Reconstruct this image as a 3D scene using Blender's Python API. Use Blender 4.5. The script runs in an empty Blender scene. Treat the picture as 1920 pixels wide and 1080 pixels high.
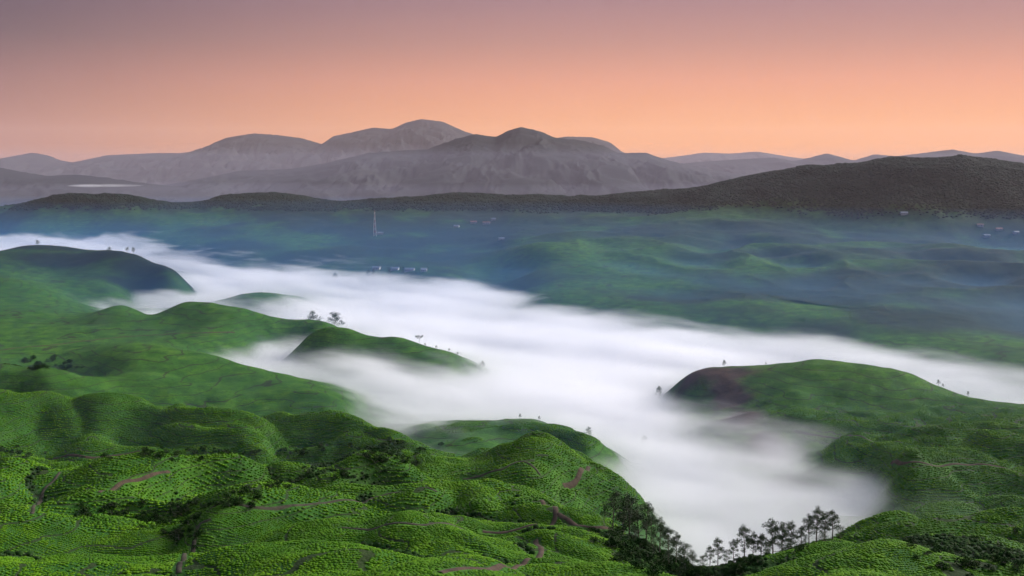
import bpy, bmesh, math, random
import numpy as np
from mathutils import Vector, Matrix

# ------------------------------------------------------------------ camera, sky, sun, exposure
scene = bpy.context.scene
COL = scene.collection
FPX = 2059.0            # focal length in photograph pixels (1920 wide)
CAM_H = 220.0           # camera height above the top of the valley fog
PITCH = math.radians(6.1)
EXPOSURE = 1.35
SUN_ELEV, SUN_AZ = math.radians(24), math.radians(60)   # azimuth clockwise from the view direction
SUN_STRENGTH = 2.7

cam_d = bpy.data.cameras.new("camera")
cam = bpy.data.objects.new("camera", cam_d)
COL.objects.link(cam)
cam_d.sensor_width = 36.0
cam_d.lens = FPX / 1920.0 * 36.0
cam_d.clip_start = 0.5
cam_d.clip_end = 80000.0
cam.location = (0, 0, CAM_H)
cam.rotation_euler = (math.radians(90) - PITCH, 0, 0)
scene.camera = cam

scene.view_settings.view_transform = 'Standard'
scene.view_settings.look = 'None'
scene.view_settings.exposure = EXPOSURE
scene.view_settings.gamma = 1.0
scene.view_settings.use_curve_mapping = False
cy = scene.cycles
cy.use_denoising = True
cy.max_bounces = 12
cy.diffuse_bounces = 2
cy.glossy_bounces = 1
cy.transmission_bounces = 2
cy.volume_bounces = 10
cy.transparent_max_bounces = 8
cy.volume_max_steps = 1024
cy.use_adaptive_sampling = True
cy.adaptive_min_samples = 12
cy.adaptive_threshold = 0.03


def lin(r, g, b):
    def f(c):
        c /= 255.0
        return c / 12.92 if c <= 0.04045 else ((c + 0.055) / 1.055) ** 2.4
    return (f(r), f(g), f(b), 1.0)


def node(nt, kind, **kw):
    n = nt.nodes.new(kind)
    for k, v in kw.items():
        setattr(n, k, v)
    return n


def math_node(nt, op, a, b=None, clamp=False):
    n = nt.nodes.new('ShaderNodeMath')
    n.operation = op
    n.use_clamp = clamp
    for i, v in enumerate((a, b)):
        if v is None:
            continue
        if hasattr(v, 'is_linked'):
            nt.links.new(v, n.inputs[i])
        else:
            n.inputs[i].default_value = v
    return n.outputs[0]


def ramp(nt, fac, stops, interp='LINEAR'):
    n = nt.nodes.new('ShaderNodeValToRGB')
    cr = n.color_ramp
    cr.interpolation = interp
    while len(cr.elements) > 1:
        cr.elements.remove(cr.elements[-1])
    cr.elements[0].position = stops[0][0]
    cr.elements[0].color = stops[0][1]
    for p, c in stops[1:]:
        e = cr.elements.new(p)
        e.color = c
    if fac is not None:
        nt.links.new(fac, n.inputs[0])
    return n.outputs[0]


def mix(nt, fac, a, b, blend='MIX'):
    n = nt.nodes.new('ShaderNodeMix')
    n.data_type = 'RGBA'
    n.blend_type = blend
    for i, v in ((0, fac), (6, a), (7, b)):
        if hasattr(v, 'is_linked'):
            nt.links.new(v, n.inputs[i])
        else:
            n.inputs[i].default_value = v
    return n.outputs[2]


world = bpy.data.worlds.new("World")
scene.world = world
world.use_nodes = True
wn = world.node_tree
wn.nodes.clear()
w_out = node(wn, 'ShaderNodeOutputWorld')
w_bg = node(wn, 'ShaderNodeBackground')
w_tc = node(wn, 'ShaderNodeTexCoord')
w_sep = node(wn, 'ShaderNodeSeparateXYZ')
wn.links.new(w_tc.outputs['Generated'], w_sep.inputs[0])
# elevation ramp: input = sin(elevation) clamped to 0..1, square-rooted for resolution near the horizon
w_el = math_node(wn, 'POWER', math_node(wn, 'MAXIMUM', w_sep.outputs['Z'], 0.0), 0.5)


def el(deg):
    return math.sqrt(math.sin(math.radians(deg)))


sky_glow = ramp(wn, w_el, [(0.0, lin(255, 166, 72)), (el(2.2), lin(255, 168, 88)), (el(4.5), lin(230, 154, 118)),
                           (el(6.5), lin(192, 137, 122)), (el(9.5), lin(152, 118, 128)), (el(16), lin(140, 126, 154)),
                           (el(35), lin(145, 148, 180)), (1.0, lin(146, 156, 190))])
sky_dim = ramp(wn, w_el, [(0.0, lin(176, 118, 96)), (el(2.2), lin(160, 106, 92)), (el(4.5), lin(130, 94, 94)),
                          (el(6.5), lin(90, 74, 84)), (el(9.5), lin(66, 62, 84)), (el(16), lin(104, 104, 140)),
                          (el(35), lin(135, 142, 175)), (1.0, lin(146, 156, 190))])
w_az = node(wn, 'ShaderNodeMapRange', interpolation_type='SMOOTHSTEP')
w_dot = math_node(wn, 'ADD', math_node(wn, 'MULTIPLY', w_sep.outputs['X'], math.sin(math.radians(22))),
                  math_node(wn, 'MULTIPLY', w_sep.outputs['Y'], math.cos(math.radians(22))))
wn.links.new(w_dot, w_az.inputs['Value'])
w_az.inputs['From Min'].default_value = 0.58
w_az.inputs['From Max'].default_value = 1.02
w_col = mix(wn, w_az.outputs[0], sky_dim, sky_glow)
w_sky = node(wn, 'ShaderNodeTexSky', sky_type='NISHITA')
w_sky.sun_disc = False
w_sky.sun_elevation = SUN_ELEV
w_sky.sun_rotation = SUN_AZ
w_sum = mix(wn, 1.0, w_col, mix(wn, 1.0, w_sky.outputs[0], (0.0012, 0.0012, 0.0012, 1), 'MULTIPLY'), 'ADD')
wn.links.new(w_sum, w_bg.inputs[0])
w_bg.inputs[1].default_value = 0.44
wn.links.new(w_bg.outputs[0], w_out.inputs[0])

sun_d = bpy.data.lights.new("sun", 'SUN')
sun_d.energy = SUN_STRENGTH
sun_d.angle = math.radians(28)
sun_d.color = (1.0, 0.95, 0.9)
sun = bpy.data.objects.new("sun", sun_d)
COL.objects.link(sun)
sdir = Vector((math.sin(SUN_AZ) * math.cos(SUN_ELEV), math.cos(SUN_AZ) * math.cos(SUN_ELEV), math.sin(SUN_ELEV)))
sun.rotation_euler = sdir.to_track_quat('Z', 'Y').to_euler()
sun.location = (300, 0, 600)

# ------------------------------------------------------------------ helpers
rng = random.Random(7)
nrg = np.random.default_rng(11)


def W(px, py, Y):
    """Place on the map (x, y, z) of a spot sighted at photo pixel px, py and judged to lie Y metres ahead."""
    u = (px - 960.0) / FPX
    v = -(py - 540.0) / FPX
    c, s = math.cos(PITCH), math.sin(PITCH)
    dy, dz = c + v * s, -s + v * c
    return (u / dy * Y, Y, CAM_H + dz / dy * Y)


def tag(o, label=None, category=None, group=None, kind=None):
    for k, v in (("label", label), ("category", category), ("group", group), ("kind", kind)):
        if v is not None:
            o[k] = v
    return o


def mesh_obj(name, verts, faces, mat=None, parent=None, smooth=False):
    me = bpy.data.meshes.new(name)
    me.from_pydata([tuple(v) for v in verts], [], [tuple(f) for f in faces])
    me.update()
    if smooth:
        me.polygons.foreach_set('use_smooth', [True] * len(me.polygons))
    o = bpy.data.objects.new(name, me)
    COL.objects.link(o)
    if mat:
        me.materials.append(mat)
    if parent:
        o.parent = parent
    return o


def grid_mesh(name, P, mat, smooth=True):
    """P: (n, m, 3) array of points -> one sheet."""
    n, m = P.shape[:2]
    me = bpy.data.meshes.new(name)
    nv, nf = n * m, (n - 1) * (m - 1)
    me.vertices.add(nv)
    me.vertices.foreach_set('co', P.reshape(-1).astype(np.float32))
    i, j = np.meshgrid(np.arange(n - 1), np.arange(m - 1), indexing='ij')
    a = (i * m + j).reshape(-1)
    q = np.stack([a, a + 1, a + m + 1, a + m], 1).astype(np.int32)
    me.loops.add(nf * 4)
    me.loops.foreach_set('vertex_index', q.reshape(-1))
    me.polygons.add(nf)
    me.polygons.foreach_set('loop_start', np.arange(0, nf * 4, 4, dtype=np.int32))
    me.polygons.foreach_set('loop_total', np.full(nf, 4, np.int32))
    me.update(calc_edges=True)
    me.validate()
    if smooth:
        me.polygons.foreach_set('use_smooth', np.ones(len(me.polygons), bool))
    me.materials.append(mat)
    o = bpy.data.objects.new(name, me)
    COL.objects.link(o)
    return o


def set_attr(o, name, vals):
    at = o.data.attributes.new(name, 'FLOAT', 'POINT')
    at.data.foreach_set('value', np.asarray(vals, np.float32).reshape(-1))


_perm = np.random.default_rng(3).permutation(4096)
_gang = np.random.default_rng(4).uniform(0, 2 * np.pi, 4096)


def perlin(x, y, seed=0):
    xi, yi = np.floor(x).astype(np.int64), np.floor(y).astype(np.int64)
    xf, yf = x - xi, y - yi
    u = xf * xf * xf * (xf * (xf * 6 - 15) + 10)
    v = yf * yf * yf * (yf * (yf * 6 - 15) + 10)

    def g(ix, iy, dx, dy):
        h = _perm[(_perm[(ix + seed * 131) & 4095] + iy + seed * 57) & 4095]
        a = _gang[h]
        return np.cos(a) * dx + np.sin(a) * dy
    n00 = g(xi, yi, xf, yf)
    n10 = g(xi + 1, yi, xf - 1, yf)
    n01 = g(xi, yi + 1, xf, yf - 1)
    n11 = g(xi + 1, yi + 1, xf - 1, yf - 1)
    a = n00 + u * (n10 - n00)
    b = n01 + u * (n11 - n01)
    return (a + v * (b - a)) * 1.45


def fbm(x, y, octaves=4, seed=0, gain=0.5):
    s, a = 0, 1.0
    for k in range(octaves):
        s = s + a * perlin(x * 2 ** k, y * 2 ** k, seed + k)
        a *= gain
    return s


def sstep(a, b, x):
    t = np.clip((x - a) / (b - a), 0, 1)
    return t * t * (3 - 2 * t)


# ------------------------------------------------------------------ the lie of the land
# sighted spots (px, py, metres ahead): crests, slopes and feet of the hills
SIGHT = [
    # under the frame
    (-700, 1250, 200), (-200, 1250, 200), (300, 1250, 200), (800, 1240, 205), (1300, 1250, 210), (1800, 1240, 210), (2300, 1240, 210), (2900, 1240, 210),
    # bottom centre mound and its crest
    (420, 1080, 290), (640, 1080, 262), (860, 1080, 262), (1050, 1080, 285),
    (520, 1010, 370), (640, 988, 400), (780, 983, 405), (900, 997, 390), (1000, 1014, 375), (1080, 1045, 345), (1130, 1080, 315),
    (400, 957, 455), (520, 927, 500), (640, 914, 530), (760, 906, 550), (880, 908, 550), (980, 920, 540), (1040, 940, 520), (1090, 965, 490), (1150, 995, 450), (1230, 1042, 400), (1300, 1088, 350),
    (560, 962, 478), (700, 952, 492), (860, 957, 484), (960, 965, 468),
    # lower left: shrubby gully and tea mounds
    (0, 1025, 370), (100, 1035, 360), (200, 1030, 372), (300, 1050, 345), (0, 1080, 300), (200, 1080, 300), (-200, 1030, 370), (-200, 1080, 300),
    (60, 972, 455), (200, 980, 458), (320, 992, 450), (410, 1030, 360),
    (0, 868, 545), (70, 862, 552), (118, 884, 545), (180, 868, 558), (300, 870, 565), (440, 853, 592), (560, 862, 602), (640, 868, 604), (700, 882, 600), (740, 900, 596), (-200, 870, 545),
    (30, 935, 500), (110, 930, 512), (180, 918, 515), (300, 928, 530), (420, 908, 562), (560, 905, 575), (650, 902, 580),
    # second row of hills on the left
    (-100, 862, 750), (100, 860, 757), (300, 860, 762), (450, 856, 768), (600, 864, 760), (740, 880, 720),
    (0, 732, 860), (60, 735, 860), (150, 750, 850), (230, 745, 870), (330, 758, 860), (480, 775, 850), (600, 776, 850), (680, 786, 840), (760, 812, 800), (825, 856, 745), (-200, 730, 860),
    (100, 810, 815), (250, 812, 826), (400, 800, 806), (460, 835, 778), (560, 832, 806), (640, 830, 790), (170, 840, 775),
    # third row
    (0, 684, 1000), (100, 692, 995), (180, 716, 975), (-200, 680, 1000), (60, 724, 945),
    (200, 650, 1170), (330, 654, 1150), (400, 665, 1140), (480, 690, 1110), (560, 708, 1090), (640, 732, 1060), (672, 768, 1005),
    (300, 735, 985), (420, 745, 985), (520, 752, 980), (620, 765, 960), (200, 690, 1080), (380, 705, 1060), (480, 722, 1040),
    # fourth row, the two bumps
    (190, 582, 1500), (235, 572, 1500), (292, 594, 1500), (340, 568, 1490), (375, 567, 1490), (400, 570, 1485), (470, 582, 1470), (560, 606, 1425), (605, 622, 1392),
    (300, 635, 1300), (200, 636, 1290), (400, 622, 1330), (345, 600, 1400), (240, 605, 1390),
    (0, 600, 1400), (100, 608, 1380), (0, 645, 1230), (100, 652, 1210), (-200, 600, 1400), (-200, 650, 1200),
    (0, 560, 1640), (90, 578, 1560), (0, 525, 1800), (60, 536, 1780), (120, 562, 1720), (-200, 525, 1800),
    (0, 492, 2080), (100, 508, 2080), (150, 522, 2000), (205, 545, 1900), (-200, 490, 2100),
    (0, 468, 2280), (60, 460, 2250), (110, 470, 2200), (165, 481, 2150), (200, 472, 2150), (245, 473, 2150), (290, 492, 2090), (330, 512, 2040), (265, 538, 2010), (-200, 465, 2250),
    # knolls at the rim of the fog
    (562, 644, 1285), (600, 625, 1300), (660, 626, 1294), (740, 633, 1275), (790, 654, 1238), (850, 671, 1222),
    (600, 690, 1200), (700, 690, 1205), (440, 556, 1865), (470, 551, 1865), (510, 556, 1855),
    # centre knoll and the hill in front of it
    (790, 812, 905), (870, 796, 932), (950, 787, 940), (1010, 786, 930), (1060, 800, 905), (1110, 832, 850), (820, 850, 838), (900, 842, 835),
    (880, 868, 730), (930, 836, 755), (990, 815, 765), (1040, 824, 752), (1100, 866, 715), (1150, 902, 690), (1190, 925, 690), (900, 893, 680), (980, 900, 640), (760, 893, 675), (1060, 900, 660),
    # hill on the right
    (1290, 707, 1095), (1330, 693, 1098), (1420, 687, 1100), (1480, 681, 1100), (1535, 673, 1100), (1620, 684, 1085), (1690, 695, 1062), (1740, 715, 1036), (1800, 740, 1000), (1850, 752, 972), (1920, 758, 960), (2050, 765, 950), (2250, 770, 940),
    (1322, 762, 1022), (1345, 800, 940), (1400, 862, 845), (1470, 860, 850), (1510, 895, 795), (1570, 908, 778), (1640, 925, 752), (1650, 950, 716),
    (1420, 740, 1010), (1500, 760, 955), (1600, 755, 965), (1450, 790, 910), (1550, 822, 860), (1650, 780, 905), (1540, 850, 825), (1620, 812, 845), (1720, 795, 880), (1580, 872, 788), (1650, 868, 775),
    (1680, 866, 742), (1720, 838, 768), (1800, 805, 806), (1920, 785, 840), (1700, 900, 716), (1800, 868, 745), (1800, 920, 702), (1920, 875, 745), (1920, 930, 698), (1740, 945, 692), (2100, 800, 830), (2100, 920, 690),
    (1590, 1004, 560), (1700, 976, 600), (1830, 986, 592), (1920, 962, 620), (1800, 1003, 520), (1880, 977, 540), (1960, 960, 550), (1730, 1035, 480), (1850, 1050, 450), (1930, 1080, 410), (2150, 960, 560), (2150, 1080, 420),
    # bottom right mound
    (1340, 1092, 318), (1400, 1068, 332), (1450, 1043, 346), (1550, 1011, 362), (1620, 1003, 362), (1680, 1020, 346), (1760, 1055, 320), (1810, 1082, 300), (1600, 1080, 288), (1500, 1085, 290),
    # valley sides beyond the fog
    (1180, 585, 1690), (1250, 577, 1700), (1400, 565, 1725), (1530, 582, 1650), (1600, 612, 1525), (1260, 560, 1880), (1500, 556, 1890), (1700, 600, 1570), (1800, 640, 1385), (1920, 680, 1240), (1920, 640, 1390), (1700, 560, 1830), (1900, 570, 1780), (2150, 640, 1390), (2150, 560, 1800),
    (1000, 470, 2500), (1100, 462, 2600), (1200, 470, 2550), (1300, 465, 2650), (1150, 490, 2400), (1060, 522, 2140), (1150, 538, 2010), (1195, 515, 2180), (1260, 535, 2040), (1330, 500, 2300), (1045, 566, 1822), (1000, 515, 2250),
    (1450, 468, 2600), (1600, 470, 2600), (1800, 470, 2560), (1500, 515, 2160), (1700, 515, 2140), (1900, 515, 2100), (2150, 480, 2500),
    (1000, 430, 3150), (1150, 432, 3100), (1300, 420, 3150), (1450, 425, 3050), (1600, 420, 3100), (1720, 430, 3000), (1850, 432, 3050), (2100, 430, 3050),
    (1500, 385, 3330), (1600, 375, 3280), (1700, 368, 3200), (1850, 378, 3180), (1350, 385, 3400), (1200, 395, 3500),
    (1060, 371, 3900), (1150, 366, 3900), (1250, 356, 3800), (1330, 348, 3700), (1420, 340, 3600), (1500, 328, 3500), (1600, 318, 3480), (1700, 306, 3420), (1770, 302, 3400), (1850, 310, 3400), (1920, 320, 3400), (2100, 335, 3400), (2400, 330, 3500),
    (610, 377, 4300), (690, 372, 4250), (800, 365, 4200), (880, 360, 4200), (960, 367, 4050),
    (700, 430, 3350), (850, 420, 3450), (600, 440, 3250), (480, 430, 3350), (960, 425, 3350), (700, 475, 2740), (900, 475, 2740), (560, 475, 2740), (430, 470, 2850), (740, 508, 2390), (850, 510, 2330), (640, 499, 2500),
    (-200, 390, 4050), (0, 388, 4000), (60, 378, 3900), (100, 368, 3880), (170, 362, 3880), (230, 368, 3860), (285, 388, 3800), (330, 412, 3700), (330, 392, 4300), (400, 369, 4350), (480, 360, 4350), (560, 363, 4350), (420, 415, 3550),
    (100, 438, 3560), (200, 440, 3540), (300, 444, 3360), (-200, 440, 3560),
]
# hollows that stay hidden behind the crests or under the fog (px, metres ahead, height)
HOLLOW = [(1245, 1110, -16), (1262, 1060, -15), (1285, 1010, -13), (1300, 955, -15), (1250, 1180, -22)] + [
    (px, Y, z) for px in (-700, 0, 500, 960, 1400, 1900, 2600) for Y, z in ((20, 209), (60, 190), (110, 166))
] + [
    (100, 402, 70), (250, 420, 66), (350, 415, 66), (300, 395, 74), (0, 405, 72), (420, 430, 66), (640, 440, 73), (780, 445, 72), (900, 430, 74),
    (0, 620, 22), (150, 640, 18), (300, 660, 16), (450, 660, 22), (600, 665, 20), (450, 705, 15), (600, 705, 15), (700, 680, 18),
    (560, 545, 52), (700, 590, 40), (850, 610, 38), (480, 535, 54),
    (0, 915, 14), (200, 925, 12), (350, 920, 10), (500, 910, 6), (650, 900, -4), (750, 880, -8),
    (50, 1080, 18), (150, 1060, 14), (430, 1225, -6), (520, 1240, -8), (500, 1300, -9), (470, 1275, -8), (560, 1345, -12), (640, 1345, -14), (720, 1320, -12), (680, 1430, -16), (430, 1560, -4), (500, 1560, -12), (350, 1620, -6), (700, 1100, -8), (600, 1130, 0),
    (250, 1800, -8), (240, 1920, -9), (300, 1750, -14), (330, 1900, -14), (300, 1960, -12), (180, 1870, 2), (230, 1620, 2),
    (60, 3250, -18), (200, 3200, -18), (60, 2900, -22), (200, 2800, -20), (330, 2600, -14), (365, 2060, -16), (400, 2080, -22), (400, 1980, -22), (340, 2200, -12), (0, 2650, 10), (-200, 2900, -10),
    (700, 1800, -40), (900, 1500, -45), (1100, 1300, -50), (1200, 1000, -45), (1250, 830, -35), (1290, 700, -25), (900, 2150, -30), (600, 2200, -28), (480, 2350, -22), (420, 2600, -12), (500, 1700, -26), (440, 1740, -20), (600, 1560, -14), (800, 1500, -35),
    (900, 1150, -25), (800, 1080, -20), (1000, 1080, -30), (1120, 930, -18), (1200, 780, -22), (1350, 1300, -35), (1500, 1300, -25), (1650, 1200, -22), (1800, 1130, -20), (1950, 1070, -18), (2200, 1050, -18), (1150, 1620, -30), (1050, 1750, -16), (1330, 1560, -18),
    (1240, 600, 0), (1300, 470, 35), (1310, 560, 0), (1400, 620, -20), (1500, 680, -20), (1350, 760, -24), (1560, 690, -15), (1450, 760, -20), (1520, 745, -16), (1600, 710, -10),
    (1450, 440, 48), (1600, 440, 52), (1750, 420, 60), (1550, 500, 25), (1180, 560, 20), (1120, 640, 8), (1660, 660, 2), (1800, 640, 10), (1950, 650, 12),
    (850, 800, 6), (950, 850, -4), (1050, 830, -6),
    (1600, 1250, -18), (960, 2400, -10),
] + [(px, 5200, 25) for px in range(-600, 2700, 300)] + [(px, 7000, 5) for px in range(-600, 2700, 400)] + [(px, 14000, 0) for px in range(-600, 2700, 500)] + [(px, 26000, 0) for px in range(-600, 2700, 700)] \
  + [(px, Y, z) for px in (-900, 2900) for Y, z in ((350, 100), (600, 50), (900, 35), (1300, 25), (1900, 25), (2600, 40), (3500, 120), (4300, 120))]
KV = 13.0


def uv_of(x, Y):
    th = np.arctan2(x, Y)
    return th * FPX / 100.0, KV * np.log(np.hypot(x, Y))


pts = [W(*s) for s in SIGHT] + [W(px, 320, Y)[:2] + (z,) for px, Y, z in HOLLOW]
pts = np.array(pts)
cu, cv = uv_of(pts[:, 0], pts[:, 1])
C_MQ = 0.55


def kern(r2):
    return -np.sqrt(r2 + C_MQ * C_MQ)


A = kern((cu[:, None] - cu[None]) ** 2 + (cv[:, None] - cv[None]) ** 2)
npt = len(pts)
zs = pts[:, 2]
A[np.arange(npt), np.arange(npt)] += 0.004
M_ = np.zeros((npt + 1, npt + 1))
M_[:npt, :npt] = A
M_[npt, :npt] = M_[:npt, npt] = 1
SOL = np.linalg.solve(M_, np.append(zs, 0))

PROF_R = np.array([1, 20, 60, 110, 200, 350, 600, 900, 1500, 2500, 3500, 5200, 7000, 30000.])
PROF_Z = np.array([216, 209, 190, 166, 130, 98, 52, 36, 22, 28, 110, 60, 10, 0.])


def billow(x, Y):
    wx, wy = x + fbm(x / 90, Y / 90, 2, 13) * 18, Y + fbm(x / 90, Y / 90, 2, 17) * 18
    return np.abs(perlin(wx / 72, wy / 58, 23)), np.abs(perlin(wx / 33, wy / 27, 29))


def detail(x, Y, z):
    r = np.hypot(x, Y)
    d = fbm(x / 62, Y / 62, 3, 5) * 2.2 * sstep(120, 420, r) * (1 - 0.7 * sstep(800, 1200, r)) + fbm(x / 22, Y / 22, 2, 9) * 0.8 * sstep(60, 200, r)
    b1, b2 = billow(x, Y)
    near = sstep(200, 320, r) * (1 - sstep(850, 1150, r)) * sstep(-8, 12, z)
    d = d + near * ((b1 - 0.30) * 13 + (b2 - 0.3) * 3.5)
    d = d + fbm(x / 260, Y / 260, 3, 21) * 6.0 * sstep(1500, 2600, r)
    by_ = np.minimum(0.866 * x + 0.5 * Y - 975, 0.792 * x + 0.611 * Y - 1166)
    d = d + (0.55 - np.abs(fbm(x / 330 + 7, Y / 420, 3, 25))) * (13 + 20 * sstep(350, 700, by_)) * sstep(120, 420, by_) * (1 - sstep(2800, 3200, r))
    # spurs and gullies on the far slopes, tree cover on the high ridge
    rid = 1 - np.abs(fbm(x / 420 + 3, Y / 420, 4, 31))
    d = d + (rid - 0.9) * 24 * sstep(2300, 3200, r) * sstep(20, 90, z)
    wood = sstep(2600, 3100, r) * sstep(70, 110, z)
    d = d + wood * (fbm(x / 17, Y / 17, 2, 41) * 2.6 - 5)
    return d


def height(x, Y):
    x = np.asarray(x, float)
    Y = np.asarray(Y, float)
    shp = x.shape
    x, Y = x.ravel(), Y.ravel()
    out = np.empty(x.size)
    for s in range(0, x.size, 20000):
        xs, ys = x[s:s + 20000], Y[s:s + 20000]
        u, v = uv_of(xs, ys)
        th = np.abs(np.arctan2(xs, ys))
        r = np.maximum(np.hypot(xs, ys), 1)
        uu = np.clip(u, -13.5, 21 - 0.0)
        k = kern((uu[:, None] - cu[None]) ** 2 + (v[:, None] - cv[None]) ** 2)
        z = k @ SOL[:npt] + SOL[npt]
        zp = np.interp(np.log(r), np.log(PROF_R), PROF_Z) + fbm(xs / 300, ys / 300, 2, 77) * 20 * sstep(60, 600, r)
        w = sstep(math.radians(34), math.radians(52), th)
        w = np.maximum(w, 1 - sstep(60, 170, r))
        z = z * (1 - w) + zp * w
        out[s:s + 20000] = z
    out = out + detail(x, Y, out)
    return out.reshape(shp)


# polar sheet round the viewpoint, fine in front, coarse behind, out to the horizon
th_f = np.arange(-31, 31.001, 0.095)
th_all = np.radians(np.concatenate([np.arange(-180, -60, 4.0), np.arange(-60, -31, 0.6), th_f, np.arange(31.5, 60, 0.6), np.arange(60, 180.1, 4.0)]))
th_all[-1] = math.radians(180)
rr = np.concatenate([[3, 8, 15, 25, 40, 60, 85, 110, 140, 170], np.exp(np.arange(math.log(195), math.log(1400), 0.0055)),
                     np.exp(np.arange(math.log(1400), math.log(4800), 0.0042)), np.exp(np.arange(math.log(4900), math.log(27000), 0.06))])
TH, RR = np.meshgrid(th_all, rr, indexing='ij')
GX, GY = RR * np.sin(TH), RR * np.cos(TH)
GZ = height(GX, GY)


def ground(x, Y):
    """Height of the terrain sheet itself (bilinear in the mesh)."""
    th, r = math.atan2(x, Y), math.hypot(x, Y)
    i = int(np.clip(np.searchsorted(th_all, th) - 1, 0, len(th_all) - 2))
    j = int(np.clip(np.searchsorted(rr, r) - 1, 0, len(rr) - 2))
    a = (th - th_all[i]) / (th_all[i + 1] - th_all[i])
    b = (r - rr[j]) / (rr[j + 1] - rr[j])
    return float((GZ[i, j] * (1 - a) + GZ[i + 1, j] * a) * (1 - b) + (GZ[i, j + 1] * (1 - a) + GZ[i + 1, j + 1] * a) * b)


def ground_np(x, Y):
    th, r = np.arctan2(x, Y), np.hypot(x, Y)
    i = np.clip(np.searchsorted(th_all, th) - 1, 0, len(th_all) - 2)
    j = np.clip(np.searchsorted(rr, r) - 1, 0, len(rr) - 2)
    a = (th - th_all[i]) / (th_all[i + 1] - th_all[i])
    b = (r - rr[j]) / (rr[j + 1] - rr[j])
    return (GZ[i, j] * (1 - a) + GZ[i + 1, j] * a) * (1 - b) + (GZ[i, j + 1] * (1 - a) + GZ[i + 1, j + 1] * a) * b


# ------------------------------------------------------------------ materials
def new_mat(name):
    m = bpy.data.materials.new(name)
    m.use_nodes = True
    m.node_tree.nodes.clear()
    out = node(m.node_tree, 'ShaderNodeOutputMaterial')
    return m, m.node_tree, out


def noise(nt, vec, scale, detail_=3.0, rough=0.5):
    n = node(nt, 'ShaderNodeTexNoise')
    n.inputs['Scale'].default_value = scale
    n.inputs['Detail'].default_value = detail_
    n.inputs['Roughness'].default_value = rough
    if vec is not None:
        nt.links.new(vec, n.inputs['Vector'])
    return n.outputs['Fac']


def principled(nt, out, color, rough=0.8, spec=0.2):
    b = node(nt, 'ShaderNodeBsdfPrincipled')
    if hasattr(color, 'is_linked'):
        nt.links.new(color, b.inputs['Base Color'])
    else:
        b.inputs['Base Color'].default_value = color
    b.inputs['Roughness'].default_value = rough
    b.inputs['Specular IOR Level'].default_value = spec
    nt.links.new(b.outputs[0], out.inputs['Surface'])
    return b


def plain_mat(name, c, rough=0.8, var=0.25, scale=3.0):
    m, nt, out = new_mat(name)
    tc = node(nt, 'ShaderNodeTexCoord')
    f = noise(nt, tc.outputs['Object'], scale)
    d = tuple(x * (1 - var) for x in c[:3]) + (1,)
    e = tuple(min(1, x * (1 + var)) for x in c[:3]) + (1,)
    principled(nt, out, ramp(nt, f, [(0.3, d), (0.7, e)]), rough)
    return m


# tea-covered ground
m_ground, nt, out = new_mat("tea_slopes")
tc = node(nt, 'ShaderNodeTexCoord')
pos = tc.outputs['Object']
n_big = noise(nt, pos, 1 / 120, 3)
n_mid = noise(nt, pos, 1 / 18, 4, 0.6)
n_fine = noise(nt, pos, 1 / 2.2, 3, 0.7)
tea = ramp(nt, n_mid, [(0.3, (0.018, 0.070, 0.009, 1)), (0.5, (0.042, 0.136, 0.012, 1)), (0.72, (0.086, 0.200, 0.014, 1))])
tea2 = ramp(nt, n_fine, [(0.3, (0.45, 0.45, 0.5, 1)), (0.65, (1.1, 1.1, 1.0, 1))])
tea = mix(nt, 1.0, tea, tea2, 'MULTIPLY')
tea = mix(nt, ramp(nt, n_big, [(0.42, (0, 0, 0, 1)), (0.66, (0.55, 0.55, 0.55, 1))]), tea, (0.022, 0.085, 0.016, 1))
at_w = node(nt, 'ShaderNodeAttribute', attribute_name='wood')
at_b = node(nt, 'ShaderNodeAttribute', attribute_name='bare')
at_d = node(nt, 'ShaderNodeAttribute', attribute_name='scrub')
woodc = ramp(nt, n_mid, [(0.3, (0.005, 0.014, 0.011, 1)), (0.7, (0.010, 0.026, 0.017, 1))])
col = mix(nt, at_w.outputs['Fac'], tea, woodc)
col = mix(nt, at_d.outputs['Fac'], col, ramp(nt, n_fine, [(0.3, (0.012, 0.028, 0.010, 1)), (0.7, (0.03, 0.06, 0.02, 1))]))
at_c = node(nt, 'ShaderNodeAttribute', attribute_name='contour')
line_f = math_node(nt, 'LESS_THAN', math_node(nt, 'FRACT', at_c.outputs['Fac']), 0.09)
line_f = math_node(nt, 'MULTIPLY', line_f, math_node(nt, 'SUBTRACT', 1.0, at_w.outputs['Fac']))
col = mix(nt, math_node(nt, 'MULTIPLY', line_f, 0.75), col, (0.022, 0.024, 0.012, 1))
bare = ramp(nt, n_mid, [(0.3, (0.032, 0.024, 0.020, 1)), (0.7, (0.080, 0.052, 0.040, 1))])
col = mix(nt, at_b.outputs['Fac'], col, bare)
bs = principled(nt, out, col, 0.9, 0.1)
bmp = node(nt, 'ShaderNodeBump')
bmp.inputs['Strength'].default_value = 0.7
bmp.inputs['Distance'].default_value = 0.9
nt.links.new(noise(nt, pos, 1 / 1.8, 2, 0.6), bmp.inputs['Height'])
nt.links.new(bmp.outputs[0], bs.inputs['Normal'])

# far mountains
m_rock, nt, out = new_mat("mountain_slopes")
tc = node(nt, 'ShaderNodeTexCoord')
f1 = noise(nt, tc.outputs['Object'], 1 / 600, 5, 0.6)
principled(nt, out, ramp(nt, f1, [(0.35, (0.014, 0.020, 0.024, 1)), (0.6, (0.030, 0.034, 0.036, 1))]), 0.95, 0.05)

# ------------------------------------------------------------------ terrain
terrain = grid_mesh("terrain", np.stack([GX, GY, GZ], -1), m_ground)
tag(terrain, "rolling green tea covered hills round a fog filled valley", None, None, "structure")


def px_of(x, Y):
    return 960 + FPX * x / np.maximum(Y, 1)


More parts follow.
